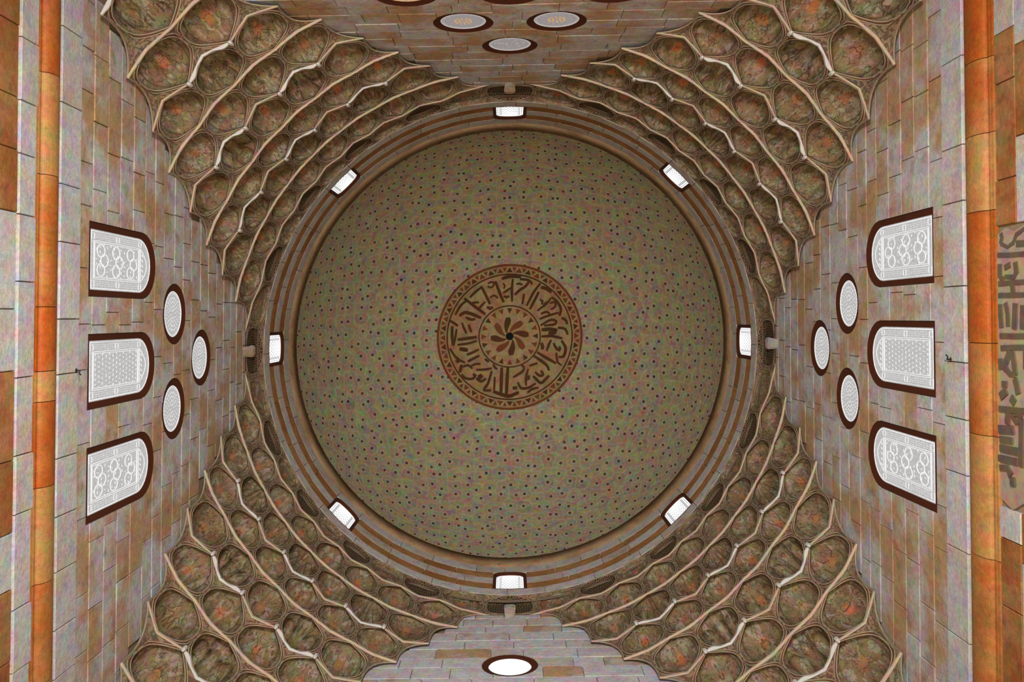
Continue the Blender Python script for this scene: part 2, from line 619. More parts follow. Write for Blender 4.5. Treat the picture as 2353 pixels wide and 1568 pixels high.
# ------------------------------------------------------------------ torus mouldings of orange marble
for side, joints in (('left', (-1.0, -.651, -.433, -.152, -.0155, .049, .229, .43, .64, 1.0)), ('right', (-1.0, -.64, -.4825, -.3205, -.045, .1467, .40, .68, 1.0))):
    W = WALLS[side]
    hc, hr = (1.912, 0.044) if side == 'left' else (1.899, 0.053)
    tr = empty('trim_1' if side == 'left' else 'trim_2', W(0, hc - hr, 0))
    tag(tr, f"rounded orange marble moulding running along the {side} wall", 'moulding', kind='structure')
    for a, b in zip(joints, joints[1:]):
        a, b = (a * FLIP[side], b * FLIP[side])
        prof = [(-hr - .004, 0.004), (-hr - .004, -0.004), (-hr + .004, -0.005), (-hr + .004, -.006)]
        for i in range(17):
            g = PI * (i / 16.0)
            prof.append((-math.cos(g) * (hr - .012), -0.006 - 0.016 * math.sin(g)))
        prof += [(hr - .004, -.006), (hr - .004, -.005), (hr + .004, -.004), (hr + .004, .004)]
        vs, fs = [], []
        gap = 0.0008 if a < b else -0.0008
        for t in (a + gap, b - gap):
            vs += [W(t, hc + dh, d) for dh, d in prof]
        k = len(prof)
        for i in range(k - 1):
            fs.append((i, i + 1, k + i + 1, k + i))
        fs += [tuple(range(k)), tuple(range(2 * k - 1, k - 1, -1))]
        mesh('moulding_length', vs, fs, M['orange'], tr, smooth=False)

# ------------------------------------------------------------------ wall windows
widx = 0
for wn in WIN:
    side, kind, pos, hgt, style, label = wn
    W = WALLS[side]
    widx += 1
    t0 = pos * FLIP[side]
    DP = 0.0045
    if kind == 'arch':
        base = W(t0, hgt[0], 0)
        outl = arch_outline(t0, hgt[0], hgt[1], 0.089, 14)
        inl = arch_outline(t0, hgt[0] + 0.016, hgt[1] - 0.024, 0.0735, 14)
    else:
        base = W(t0, hgt - 0.09, 0)
        outl = disc_outline(t0, hgt, 0.0895, 32)
        inl = disc_outline(t0, hgt, 0.0690, 32)
    root = empty(f'window_{widx}', base)
    tag(root, label, 'window', kind='structure')
    k = len(outl)
    # dark splayed reveal
    vs = [W(x, y, -0.0005) for x, y in outl] + [W(x, y, 0.001) for x, y in outl] + \
         [W(x, y, DP) for x, y in inl] + [W(x, y, DP + 0.02) for x, y in inl]
    fs = []
    for r in range(3):
        for i in range(k):
            j = (i + 1) % k
            fs.append((r * k + i, r * k + j, (r + 1) * k + j, (r + 1) * k + i))
    mesh('reveal', vs, fs, M['frame'], root)
    pm, gm = {'rosette': ('pane', 'glow'), 'dense': ('pane', 'glow'), 'white': ('pane', 'glow'), 'amber': ('panedull', 'glowdull'),
              'dull': ('panedull', 'glowdull'), 'bright': ('panebright', 'glow')}[style]
    if side == 'back' and kind == 'arch': pm, gm = 'panedull', 'amber'
    vs = [W(x, y, DP + 0.002) for x, y in inl] + [W(x, y, DP + 0.010) for x, y in inl]
    fs = [tuple(range(k)), tuple(range(2 * k - 1, k - 1, -1))] + [(i, (i + 1) % k, k + (i + 1) % k, k + i) for i in range(k)]
    pane = mesh('pane', vs, fs, M[pm], root)

    def ring(pts, r, name, mat, closed=True, n=6):
        m = MB()
        m.tube([W(x, y, DP + 0.001) for x, y in pts], r * A, n, closed)
        return m.build(name, mat, root, smooth=True)

    if kind == 'arch':
        hb, ht, hw = hgt[0] + 0.018, hgt[1] - 0.028, 0.0705
        ring(arch_outline(t0, hb + .002, ht, hw - .001, 12), 0.0013, 'border', M[gm])
        top = ht - hw                                             # springing
        x0, x1, y0, y1 = t0 - 0.042, t0 + 0.042, hb + 0.022, top - 0.004
        for q in (0.0, 0.0045):
            ring([(x0 - q, y0 - q), (x1 + q, y0 - q), (x1 + q, y1 + q), (x0 - q, y1 + q)], 0.0010, 'panel_border', M[gm])
        ring([(x0 - .004 + i * (x1 - x0 + .008) / 12, top + 0.009 + 0.040 * math.sin(PI * i / 12)) for i in range(13)], 0.0010, 'head_border', M[gm])
        m = MB()                                                  # border cartouches
        for sx in (-1, 1):
            xc = t0 + sx * 0.0575
            for yc in (y0 - .010, (y0 + y1) / 2, y1 + .008):
                for sg in (-1, 1):
                    m.tube([W(xc + 0.0075 * math.cos(g), yc + sg * 0.0045 + sg * 0.004 * math.sin(g), DP + 0.001) for g in (0, .8, 1.57, 2.34, PI)], 0.0010 * A, 5)
            for q in (-.005, 0, .005):
                for (ya, yb) in ((y0, (y0 + y1) / 2 - .012), ((y0 + y1) / 2 + .012, y1 - .004)):
                    for i in range(9):
                        yy = ya + (yb - ya) * i / 8
                        m.tube([W(xc + q, yy, DP + .001), W(xc + q, yy + (yb - ya) / 14, DP + .001)], 0.0006 * A, 4)
        m.build('border_beads', M[gm], root)
        if style == 'rosette':
            for iy in range(3):
                for ix in range(-1, 2):
                    yc = y0 + (y1 - y0) * (iy + 0.5) / 3
                    r_ = 0.0155
                    xc = t0 + ix * 0.0235
                    yq = yc + (0.018 if ix == 0 else -0.014) * 0.6
                    ring([(xc + r_ * math.cos(q * PI / 8), yq + r_ * 1.35 * math.sin(q * PI / 8)) for q in range(16)], 0.0013, 'rosette', M[gm])
        mm = MB()
        rr = random.Random(widx)
        for iy in range(13):
            for ix in range(7):
                xx = x0 + (x1 - x0) * (ix + 0.5 + (0.25 if iy % 2 else -0.25)) / 7
                yy = y0 + (y1 - y0) * (iy + 0.5) / 13
                if style == 'rosette' and rr.random() < 0.45: continue
                l, g = 0.0035, rr.uniform(0, PI)
                mm.tube([W(xx - l * math.cos(g), yy - l * math.sin(g), DP + .001), W(xx + l * .3 * math.sin(g), yy - l * .3 * math.cos(g), DP + .001),
                         W(xx + l * math.cos(g), yy + l * math.sin(g), DP + .001)], 0.0009 * A, 4)
        for i in range(5):
            xx = t0 + (i - 2) * 0.014
            mm.tube([W(xx - .003, top + .018, DP + .001), W(xx + .003, top + .024, DP + .001)], .0012 * A, 4)
        mm.build('tracery', M[gm], root)
    else:
        ring(disc_outline(t0, hgt, 0.0665, 28), 0.0013, 'border', M[gm])
        if style != 'bright':
            mm = MB()
            rr = random.Random(widx)
            dots = []
            for rad, cnt in ((0.012, 6), (0.024, 12), (0.036, 18), (0.048, 24)):
                for i in range(cnt):
                    g = 2 * PI * i / cnt + rad * 50
                    dots.append((t0 + rad * math.cos(g), hgt + rad * math.sin(g), g))
            if style == 'amber': dots = dots[:18]
            if style == 'dull': dots = dots[::5]
            for xx, yy, g in dots:
                l = 0.0032
                mm.tube([W(xx - l * math.cos(g), yy - l * math.sin(g), DP + .001), W(xx + l * math.cos(g), yy + l * math.sin(g), DP + .001)],
                        (0.0018 if style == 'amber' else 0.0008) * A, 5)
            mm.build('tracery', M['amber'] if style == 'amber' else M[gm], root)
            mm = MB()
            for i in range(40):
                g = 2 * PI * i / 40
                p = W(t0 + .0615 * math.cos(g), hgt + .0615 * math.sin(g), DP + .001)
                q = W(t0 + .0615 * math.cos(g + .08), hgt + .0615 * math.sin(g + .08), DP + .001)
                mm.tube([p, q], .0008 * A, 4)
            mm.build('beading', M[gm], root)


# ------------------------------------------------------------------ corner vaults of stalactite niches
def phi(s):
    if s > 5: return 90 - phi(10 - s)
    if s < -5: return -90 - phi(-10 - s)
    return 7.8 * s + 0.048 * s ** 3


def rho(n, s):
    x = abs(((s - (n - 1) / 2 + 0.5) % 1.0) - 0.5)
    r = RHO[n] + ZIG[n] * (1 - 4 * x)
    if n == 9:                                   # the top tier runs back to the wall on the hall's axes
        b = max(0.0, min(1.0, (min(abs(s), 10 - abs(s)) - 3.7) / 0.9))
        r = r * (1 - b) + 1.004 * b
    return r


def clampw(e, s):
    c = 0.998
    return max(-c, min(c, e)), max(-c, min(c, s))


def polar(q, s, r, h, cl=True):
    g = math.radians(q + phi(s))
    e, t = r * math.cos(g), r * math.sin(g)
    if cl: e, t = clampw(e, t)
    return B(e, t, h)


def base_pt(n, s, v):
    a = v * PI / 2
    rb, rt = rho(n, s), rho(n + 1, s)
    return rb + (rt - rb) * (1 - math.cos(a)), H[n] + (H[n + 1] - H[n]) * math.sin(a)


NB = 17
RECT = [(-1 + 2 * i / 8, 0.0) for i in range(8)] + [(1, i / 8) for i in range(8)] + \
       [(1 - 2 * i / 8, 1.0) for i in range(8)] + [(-1, 1 - i / 8) for i in range(8)]
CV = 0.44                       # centre of the niche in its own height


def in_arch(u, v):
    u = abs(u)
    if v >= 0.42:
        x = (v - 0.42) / (0.965 - 0.42)
        return x < 1 and u < 0.945 * (1 - x ** 2.3) ** 0.85
    x = (0.42 - v) / (0.42 - 0.02)
    return x < 1 and u < 0.945 * (1 - x ** 3.4) ** (1 / 2.2)


def oval_k(u, v):
    """how far along the ray from the centre to (u, v) the arch lies"""
    lo, hi = 0.0, 1.0
    for _ in range(24):
        m = (lo + hi) / 2
        if in_arch(u * m, CV + (v - CV) * m): lo = m
        else: hi = m
    return lo


OVK = [oval_k(u, v) for u, v in RECT]


def make_niche(root, q, n, s0):
    """one niche: concave shell, painted spandrels, double rim, pale ledge"""
    deep = None
    if n % 2 == 1:
        i = round(s0 + (n - 1) / 2)
        par = (round(s0) + (n - 1) // 2) % 2
        if n in (1, 3): deep = 'deep' if abs(s0) < 0.1 else None
        elif n == 5: deep = 'deep' if abs(abs(s0) - 1) < 0.1 else None
        elif n == 7: deep = 'ribbed' if abs(s0) < .1 or abs(abs(s0) - 2) < .1 else None
        elif n == 9: deep = 'arab' if round(abs(s0)) % 2 == 1 else None
    D = {None: 0.060, 'deep': 0.046, 'ribbed': 0.058, 'arab': 0.022}[deep]
    if n == 9: D = 0.016
    if abs(abs(s0) - (n - 1) / 2) < 0.1 and n < 9: D *= 0.8

    def P(u, v, d=0.0):
        s = s0 + u * 0.5
        r, h = base_pt(n, s, v)
        a = (0.15 + 0.85 * v) * PI / 2
        if n == 9: return polar(q, s, r + d, min(h, H[10] - 0.002))     # stays under the drum's first course
        return polar(q, s, r + d * math.cos(a), h + d * math.sin(a))

    ks = [1.0, 0.96, 0.86, 0.7, 0.5, 0.26]
    ov = []
    for (u, v), k in zip(RECT, OVK):
        ov.append((u * k, CV + (v - CV) * k))
    m = len(RECT)

    def depth(u, v, k):
        d = D * math.sqrt(max(0.0, 1 - k * k))
        if deep == 'deep':
            # three small lobes scooped out of the back of the niche
            best = 0
            for (cu, cv, ru, rv, dd) in ((-0.55, 0.33, .33, .27, .036), (0.0, 0.36, .36, .33, .042), (0.55, 0.33, .33, .27, .036), (0.0, 0.72, .40, .22, .018)):
                w_ = 1 - ((u - cu) / ru) ** 2 - ((v - cv) / rv) ** 2
                if w_ > 0: best = max(best, dd * math.sqrt(w_))
            d += best
        elif deep == 'ribbed':
            g = math.atan2(u * 0.9, (0.98 - v) * 1.3)
            d += 0.007 * abs(math.cos(g * 4.5)) * min(1, (1 - k) * 4)
        return d

    dens = deep in ('deep', 'ribbed')
    if dens: ks = [1.0, 0.97, 0.92, 0.86, 0.80, 0.73, 0.66, 0.59, 0.52, 0.45, 0.38, 0.30, 0.22, 0.14, 0.07]
    # angular refinement for detailed niches
    ring_uv = ov
    if dens:
        ring_uv = []
        for i in range(m):
            a, b = ov[i], ov[(i + 1) % m]
            ring_uv.append(a)
            ring_uv.append(((a[0] + b[0]) / 2, (a[1] + b[1]) / 2))
    mm = len(ring_uv)
    vs, uvs, fs = [], [], []
    for k in ks:
        for (u, v) in ring_uv:
            uu, vv = u * k, CV + (v - CV) * k
            vs.append(P(uu, vv, depth(uu, vv, k)))
            uvs.append((uu * 0.5 + 0.5, vv))
    vs.append(P(0, CV, depth(0, CV, 0)))
    uvs.append((0.5, CV))
    for r in range(len(ks) - 1):
        for i in range(mm):
            j = (i + 1) % mm
            fs.append((r * mm + i, r * mm + j, (r + 1) * mm + j, (r + 1) * mm + i))
    last = (len(ks) - 1) * mm
    for i in range(mm):
        fs.append((last + i, last + (i + 1) % mm, len(vs) - 1))
    mat = M[{None: 'niche', 'deep': 'deep', 'ribbed': 'ribbed', 'arab': 'arabesque'}[deep]]
    o = mesh('niche', vs, fs, mat, root, uvs, smooth=(deep != 'deep'))
    if deep: o['label'] = {'deep': 'deep niche scooped into three small lobes', 'ribbed': 'ribbed shell niche', 'arab': 'dark niche filled with arabesque'}[deep]
    # spandrels around the oval
    vs, uvs, fs = [], [], []
    for k in (0.0, 0.5, 1.0):
        for (a, b) in zip(RECT, ov):
            u, v = a[0] + (b[0] - a[0]) * k, a[1] + (b[1] - a[1]) * k
            vs.append(P(u, v))
            uvs.append((u * 0.5 + 0.5, v))
    for r in range(2):
        for i in range(m):
            j = (i + 1) % m
            fs.append((r * m + i, r * m + j, (r + 1) * m + j, (r + 1) * m + i))
    mesh('spandrel', vs, fs, M['spandrel'], o, uvs, smooth=True)
    # two concentric rim mouldings
    sc = 0.0030 if n < 6 else 0.0023
    for k, nm_, rad, mt_ in ((1.0, 'rim', sc * .8, 'rim'), (1.055, 'rim_groove', sc * .7, 'ink'), (1.11, 'outer_rim', sc * 0.7, 'rim')):
        pts = []
        for (a, b) in zip(RECT, ov):
            u, v = b[0] * k, CV + (b[1] - CV) * k
            u = max(-0.97, min(0.97, u))
            v = max(0.03, min(0.985, v))
            pts.append(P(u, v, -0.001))
        t = MB()
        t.tube(pts, rad * A, 4, True)
        t.build(nm_, M[mt_], o, smooth=True)
    # pale ledge under the niche
    wi = (0.0050 if n % 2 == 0 else 0.0026)
    white = deep in ('deep', 'ribbed')
    wo = 0.0015
    vs, fs = [], []
    for i in range(NB):
        u = -1 + 2 * i / (NB - 1)
        s = s0 + 0.5 * u
        r = rho(n, s)
        wj = wi * (0.75 + 0.5 * (1 - abs(u)) + random.uniform(-.12, .12))
        if n == 9: wj = 0.0028
        if white: wj = 0.0025 + (0.009 if deep == 'deep' else 0.004) * abs(math.cos(1.5 * PI * u)) ** 2 * (0.35 + 0.65 * abs(u))
        for (rr_, h_) in ((r - wj, H[n] + .003), (r - wj, H[n] - .0025), (r - wj * .2, H[n] - .004), (r + wo, H[n] - .004), (r + wo, H[n] + .003)):
            vs.append(polar(q, s, rr_, h_))
    for i in range(NB - 1):
        for k in range(4):
            fs.append((i * 5 + k, i * 5 + k + 1, i * 5 + 6 + k, i * 5 + 5 + k))
    mesh('ledge', vs, fs, M['white' if white else 'pale'], o)
    if deep in ('deep', 'ribbed') and n > 1:
        for sg in (-1, 1):
            s = s0 + 0.5 * sg
            r = rho(n, s) - 0.004
            pr = 0.0065
            vs, fs = [], []
            for lv, (h_, f_) in enumerate(((0.006, 1.0), (-0.010, 1.0), (-0.016, 0.6))):
                for k in range(6):
                    g = PI * k / 3 + .3
                    vs.append(polar(q, s + pr * f_ * math.cos(g) / r * 7.2 * (57.3 / 57.3), r + pr * f_ * math.sin(g), H[n] + h_))
            for lv in range(2):
                for k in range(6):
                    k2 = (k + 1) % 6
                    fs.append((lv * 6 + k, lv * 6 + k2, lv * 6 + 6 + k2, lv * 6 + 6 + k))
            fs.append(tuple(12 + k for k in range(6)))
            mesh('pendant', vs, fs, M['white'], o)
    return o


def make_bracket(root, q, n, sg):
    """half niche against the wall that carries the end of the next tier"""
    sA = sg * n / 2
    K = 8
    vs, uvs, fs = [], [], []
    rA = rho(n, sA)
    for i in range(7):
        w_ = i / 6
        s = sA + sg * 0.5 * w_
        rt = rho(n + 1, s)
        for j in range(K + 1):
            a = j / K * PI / 2
            ss = sA + (s - sA) * (1 - math.cos(a)) ** 1.3
            r = rA + (rt - rA) * (1 - math.cos(a))
            vs.append(polar(q, ss, r, H[n] + (H[n + 1] - H[n]) * math.sin(a) ** 0.75))
            uvs.append((0.5 + 0.5 * w_, j / K))
    for i in range(6):
        for j in range(K):
            b = i * (K + 1) + j
            fs.append((b, b + 1, b + K + 2, b + K + 1))
    o = mesh('wall_bracket', vs, fs, M['spandrel'], root, uvs, smooth=True)
    t = MB()
    t.tube([Vector(vs[6 * (K + 1) + j]) for j in range(K + 1)], 0.0028 * A, 4)
    t.build('rim', M['rim'], o)
    return o


PEND = {225: ('upper left', 'left and top walls'), 315: ('upper right', 'top and right walls'), 45: ('lower right', 'right and bottom walls'), 135: ('lower left', 'bottom and left walls')}
for q, (nm, between) in PEND.items():
    g = math.radians(q)
    root = empty('stalactite_pendentive', B(1.3 * math.cos(g), 1.3 * math.sin(g), H[1]))
    tag(root, f"painted honeycomb stalactite vault in the {nm} corner between the {between}", 'pendentive', 'corner stalactite vaults under the dome')
    for n in range(1, 10):
        for j in range(n):
            make_niche(root, q, n, j - (n - 1) / 2)
        if n < 9:
            make_bracket(root, q, n, 1)
            make_bracket(root, q, n, -1)
    make_niche(root, q, 9, 5.0)

# ------------------------------------------------------------------ small stone corbels on the wall axes
for side, W in WALLS.items():
    vs, fs = [], []
    for (h_, d_, w_) in ((3.345, 0.003, .016), (3.385, -0.008, .020), (3.415, -0.016, .022), (3.44, -0.017, .022), (3.44, 0.02, .022)):
        vs += [W(-w_, h_, d_), W(-w_ * .6, h_, d_ - .004), W(w_ * .6, h_, d_ - .004), W(w_, h_, d_)]
    for i in range(4):
        for k in range(3):
            fs.append((i * 4 + k, i * 4 + k + 1, i * 4 + k + 5, i * 4 + k + 4))
    for i in range(4):
        for k in (0, 3):
            a, b = vs[i * 4 + k], vs[i * 4 + 4 + k]
    c = mesh('corbel', vs, fs, M['wall'], ROOTS[side])

# ------------------------------------------------------------------ drum
drum = mesh('wall_drum', [B((RD + .018) * math.cos(2 * PI * i / 96), (RD + .018) * math.sin(2 * PI * i / 96), h) for h in (3.48, 4.06) for i in range(96)],
            [(i, (i + 1) % 96, 96 + (i + 1) % 96, 96 + i) for i in range(96)], M['mortar'], loc=B(0, 0, 3.5))
tag(drum, 'round drum of alternating grey and brown stone rings under the dome', 'drum', kind='structure')
WA = 4.05                                         # half angle of a drum window


def drum_block(g0, g1, h0, h1, mat, r, nseg=4, name='stone_block'):
    vs, fs = [], []
    for i in range(nseg + 1):
        g = math.radians(g0 + (g1 - g0) * i / nseg)
        for (rr_, h_) in ((RD + .018, h0), (r, h0), (r, h1), (RD + .018, h1)):
            vs.append(B(rr_ * math.cos(g), rr_ * math.sin(g), h_))
    for i in range(nseg):
        for k in range(3):
            fs.append((i * 4 + k, i * 4 + k + 1, i * 4 + k + 5, i * 4 + k + 4))
    fs += [(0, 1, 2, 3), tuple(nseg * 4 + k for k in (3, 2, 1, 0))]
    return mesh(name, vs, fs, M[mat], drum, smooth=False)


DC = [(3.515, 3.588, 'drumgrey', RD - .0012), (3.588, 3.664, 'drumbrown', RD), (3.664, 3.741, 'drumgrey', RD - .0004), (3.741, 3.818, 'drumbrown', RD), (3.818, 3.905, 'drumgrey', RD - .0006)]
rr = random.Random(5)
for ci, (h0, h1, mt, r) in enumerate(DC):
    if 1 <= ci <= 3:
        for wq in range(8):
            a0, a1 = wq * 45 + WA, (wq + 1) * 45 - WA
            cuts = [a0] + sorted(a0 + (a1 - a0) * (k + 1 + rr.uniform(-.25, .25)) / 4 for k in range(3)) + [a1]
            for x, y in zip(cuts, cuts[1:]):
                drum_block(x + .06, y - .06, h0 + .0006, h1 - .0006, mt, r)
    else:
        cuts = [i * 10 + rr.uniform(-2, 2) for i in range(36)]
        for x, y in zip(cuts, cuts[1:] + [cuts[0] + 360]):
            drum_block(x + .06, y - .06, h0 + .0006, h1 - .0006, mt, r)
ring_ = mesh('plaster_band', [B(r * math.cos(2 * PI * i / 96), r * math.sin(2 * PI * i / 96), h) for (r, h) in ((RD + .01, 3.905), (RD - .001, 3.906), (RD - .004, 4.045), (RD + .01, 4.05)) for i in range(96)],
             [(k * 96 + i, k * 96 + (i + 1) % 96, k * 96 + 96 + (i + 1) % 96, k * 96 + 96 + i) for k in range(3) for i in range(96)], M['drumtan'], drum, smooth=True)

DPOS = {270: 'at the top of the drum', 315: 'at the upper right of the drum', 0: 'at the right of the drum', 45: 'at the lower right of the drum',
        90: 'at the bottom of the drum', 135: 'at the lower left of the drum', 180: 'at the left of the drum', 225: 'at the upper left of the drum'}
for gq, wd in DPOS.items():
    widx += 1
    g = math.radians(gq)
    er, et = Vector((math.cos(g), math.sin(g))), Vector((-math.sin(g), math.cos(g)))

    def DW(x, h, d=0.0, er=er, et=et):
        p = er * (RD * math.cos(x / RD) + d) + et * (RD * math.sin(x / RD))
        return B(p.x, p.y, h)

    root = empty(f'window_{widx}', DW(0, 3.588))
    tag(root, 'small blazing white latticed window ' + wd, 'window', 'eight small windows of the drum', 'structure')

    def shape(hw, hb, hs_, ht, k=9):
        return [(-hw, hb), (0, hb), (hw, hb)] + [(hw * math.cos(PI * i / (k - 1)), hs_ + (ht - hs_) * math.sin(PI * i / (k - 1))) for i in range(k)]
    o1, o2 = shape(.0685, 3.588, 3.781, 3.823), shape(.0560, 3.591, 3.773, 3.809)
    k = len(o1)
    vs = [DW(x, y, -.003) for x, y in o1] + [DW(x, y, .004) for x, y in o2] + [DW(x, y, .012) for x, y in o2]
    vs += [DW(x, y, .014) for x, y in o1]
    fs = []
    for (a, b) in ((0, 1), (1, 2), (0, 3)):
        for i in range(k):
            j = (i + 1) % k
            fs.append((a * k + i, a * k + j, b * k + j, b * k + i))
    mesh('reveal', vs, fs, M['frame'], root)
    vs = [DW(x, y, .008) for x, y in o2] + [DW(x, y, .012) for x, y in o2]
    fs = [tuple(range(k)), tuple(range(2 * k - 1, k - 1, -1))] + [(i, (i + 1) % k, k + (i + 1) % k, k + i) for i in range(k)]
    mesh('pane', vs, fs, M['panebright'], root)
    m = MB()
    for x in (-.041, .041, -.036, .036):
        m.tube([DW(x, 3.593, .0072), DW(x, 3.78, .0072)], .0015 * A, 4)
    for r in range(11):
        hh_ = 3.603 + r * .0175
        for c in range(-2, 3):
            xo = c * .0145 + (.007 if r % 2 else 0)
            if abs(xo) < .034:
                m.tube([DW(xo - .004, hh_, .0072), DW(xo + .004, hh_, .0072)], .0014 * A, 4)
        for sx in (-1, 1):
            m.tube([DW(sx * .046, hh_, .0072), DW(sx * .053, hh_, .0072)], .0011 * A, 4)
    m.build('lattice', M['lead'], root)

# ------------------------------------------------------------------ dome
HB, HT = 4.045, 5.45
NT, NA = 40, 128


def dome_pt(t, g, d=0.0):
    """t: 1 at the springing, 0 at the crown"""
    a = (1 - t) * PI / 2
    r = (RD - .004 - d) * math.cos(a)
    return B(r * math.cos(g), r * math.sin(g), HB + (HT - HB - d) * math.sin(a))


vs, uvs, fs = [], [], []
for i in range(NT + 1):
    t = 1 - i / NT
    for j in range(NA):
        g = 2 * PI * j / NA
        vs.append(dome_pt(t, g))
        uvs.append((t * math.cos(g), t * math.sin(g)))
for i in range(NT):
    for j in range(NA):
        j2 = (j + 1) % NA
        fs.append((i * NA + j, i * NA + j2, (i + 1) * NA + j2, (i + 1) * NA + j))
dome = mesh('ceiling', vs, fs, M['dome'], loc=B(0, 0, HB), uvs=uvs, smooth=True)
tag(dome, 'great painted dome dotted with small dark rosettes in a star pattern', 'dome', kind='structure')

# medallion at the crown: painted rings, band of script, whirling rosette
TM = None


def t_of(rpx):
    """picture radius from the crown (px) -> dome parameter t"""
    lo, hi = 0.0, 1.0
    for _ in range(40):
        mid = (lo + hi) / 2
        a = (1 - mid) * PI / 2
        r = (RD - .004) * math.cos(a) * FPX / (HB + (HT - HB) * math.sin(a))
        if r < rpx: lo = mid
        else: hi = mid
    return lo


med = empty('dome_medallion', dome_pt(0, 0, 0.004))
tag(med, 'round calligraphy medallion with a whirling rosette at the crown of the dome', 'medallion')


def annulus(r0, r1, mat, name, d=0.004, parent=med, n=96):
    vs, fs = [], []
    seg = max(1, int((r1 - r0) / 7))
    prof = [(r0, 0.0005)] + [(r0 + (r1 - r0) * i / seg, d) for i in range(seg + 1)] + [(r1, 0.0005)]
    for (r, dd) in prof:
        for j in range(n):
            vs.append(dome_pt(t_of(r), 2 * PI * j / n, dd))
    for k in range(len(prof) - 1):
        for j in range(n):
            j2 = (j + 1) % n
            fs.append((k * n + j, k * n + j2, (k + 1) * n + j2, (k + 1) * n + j))
    return mesh(name, vs, fs, M[mat], parent, smooth=False)


annulus(0.5, 166, 'medal', 'painted_ground', 0.0030)
annulus(163, 167.5, 'inkred', 'outer_ring', 0.0050)
annulus(142.5, 145.5, 'ink', 'script_ring', 0.0050)
annulus(69, 72, 'ink', 'inner_ring', 0.0050)
annulus(0.2, 9.0, 'hole', 'lamp_hole', 0.0070, n=24)


def patch(pts, mat, name, d=0.0048):
    """flat painted shape from picture offsets (dx, dy) about the crown"""
    vs = []
    for dx, dy in pts:
        r, g = math.hypot(dx, dy), math.atan2(dy, dx)
        vs.append(dome_pt(t_of(r), g, d))
    k = len(pts)
    for dx, dy in pts:
        r, g = math.hypot(dx, dy), math.atan2(dy, dx)
        vs.append(dome_pt(t_of(r), g, 0.002))
    fs = [tuple(range(k))] + [(i, (i + 1) % k, k + (i + 1) % k, k + i) for i in range(k)]
    return mesh(name, vs, fs, M[mat], med)


def stroke(pts, wdt, mat, name, d=0.0048):
    """brush stroke with tapering ends"""
    fine = []
    for (a, b) in zip(pts, pts[1:]):
        n = max(1, int(math.hypot(b[0] - a[0], b[1] - a[1]) / 6))
        fine += [(a[0] + (b[0] - a[0]) * i / n, a[1] + (b[1] - a[1]) * i / n) for i in range(n)]
    fine.append(pts[-1])
    m = len(fine)
    sm = fine[:]
    for _ in range(1):
        sm = [sm[0]] + [tuple((sm[i - 1][c] + 2 * sm[i][c] + sm[i + 1][c]) / 4 for c in (0, 1)) for i in range(1, m - 1)] + [sm[-1]]
    L, R = [], []
    for i, p in enumerate(sm):
        a, b = sm[max(0, i - 1)], sm[min(m - 1, i + 1)]
        tx, ty = b[0] - a[0], b[1] - a[1]
        l = math.hypot(tx, ty) or 1
        f = wdt * 0.5 * (0.62 + 0.38 * math.sin(PI * (0.12 + 0.76 * i / max(1, m - 1))))
        L.append((p[0] - ty / l * f, p[1] + tx / l * f))
        R.append((p[0] + ty / l * f, p[1] - tx / l * f))
    def w3(p, dd):
        return dome_pt(t_of(math.hypot(*p)), math.atan2(p[1], p[0]), dd)
    vs = [w3(p, d) for p in L] + [w3(p, d) for p in R]
    fs = [(i, i + 1, m + i + 1, m + i) for i in range(m - 1)]
    return mesh(name, vs, fs, M[mat], med)


# border of alternating triangles, inner and outer
for k in range(44):
    g = 2 * PI * k / 44
    tri = lambda r0, r1, w_: [(r0 * math.cos(g - w_), r0 * math.sin(g - w_)), (r0 * math.cos(g + w_), r0 * math.sin(g + w_)), (r1 * math.cos(g), r1 * math.sin(g))]
    patch(tri(149, 159.5, .048), 'ink' if k % 2 else 'inkred', 'border_triangle')
    g += PI / 44
    patch(tri(160, 150, .030), 'inkred', 'border_triangle')
for k in range(20):
    g = 2 * PI * k / 20
    patch([(65 * math.cos(g - .09), 65 * math.sin(g - .09)), (65 * math.cos(g + .09), 65 * math.sin(g + .09)), (52 * math.cos(g), 52 * math.sin(g))], 'inkred' if k % 3 else 'ink', 'inner_triangle')
for k in range(8):
    g = 2 * PI * k / 8
    pts = []
    for i in range(7):
        r = 10 + 34 * i / 6
        pts.append((r * math.cos(g + i * .10), r * math.sin(g + i * .10)))
    for i in range(6, -1, -1):
        r = 10 + 34 * i / 6
        wd = .10 + .42 * math.sin(PI * min(1, i / 6 * .8 + .12))
        pts.append((r * math.cos(g + i * .10 + wd), r * math.sin(g + i * .10 + wd)))
    patch(pts, 'ink' if k % 2 else 'inkred', 'rosette_petal')

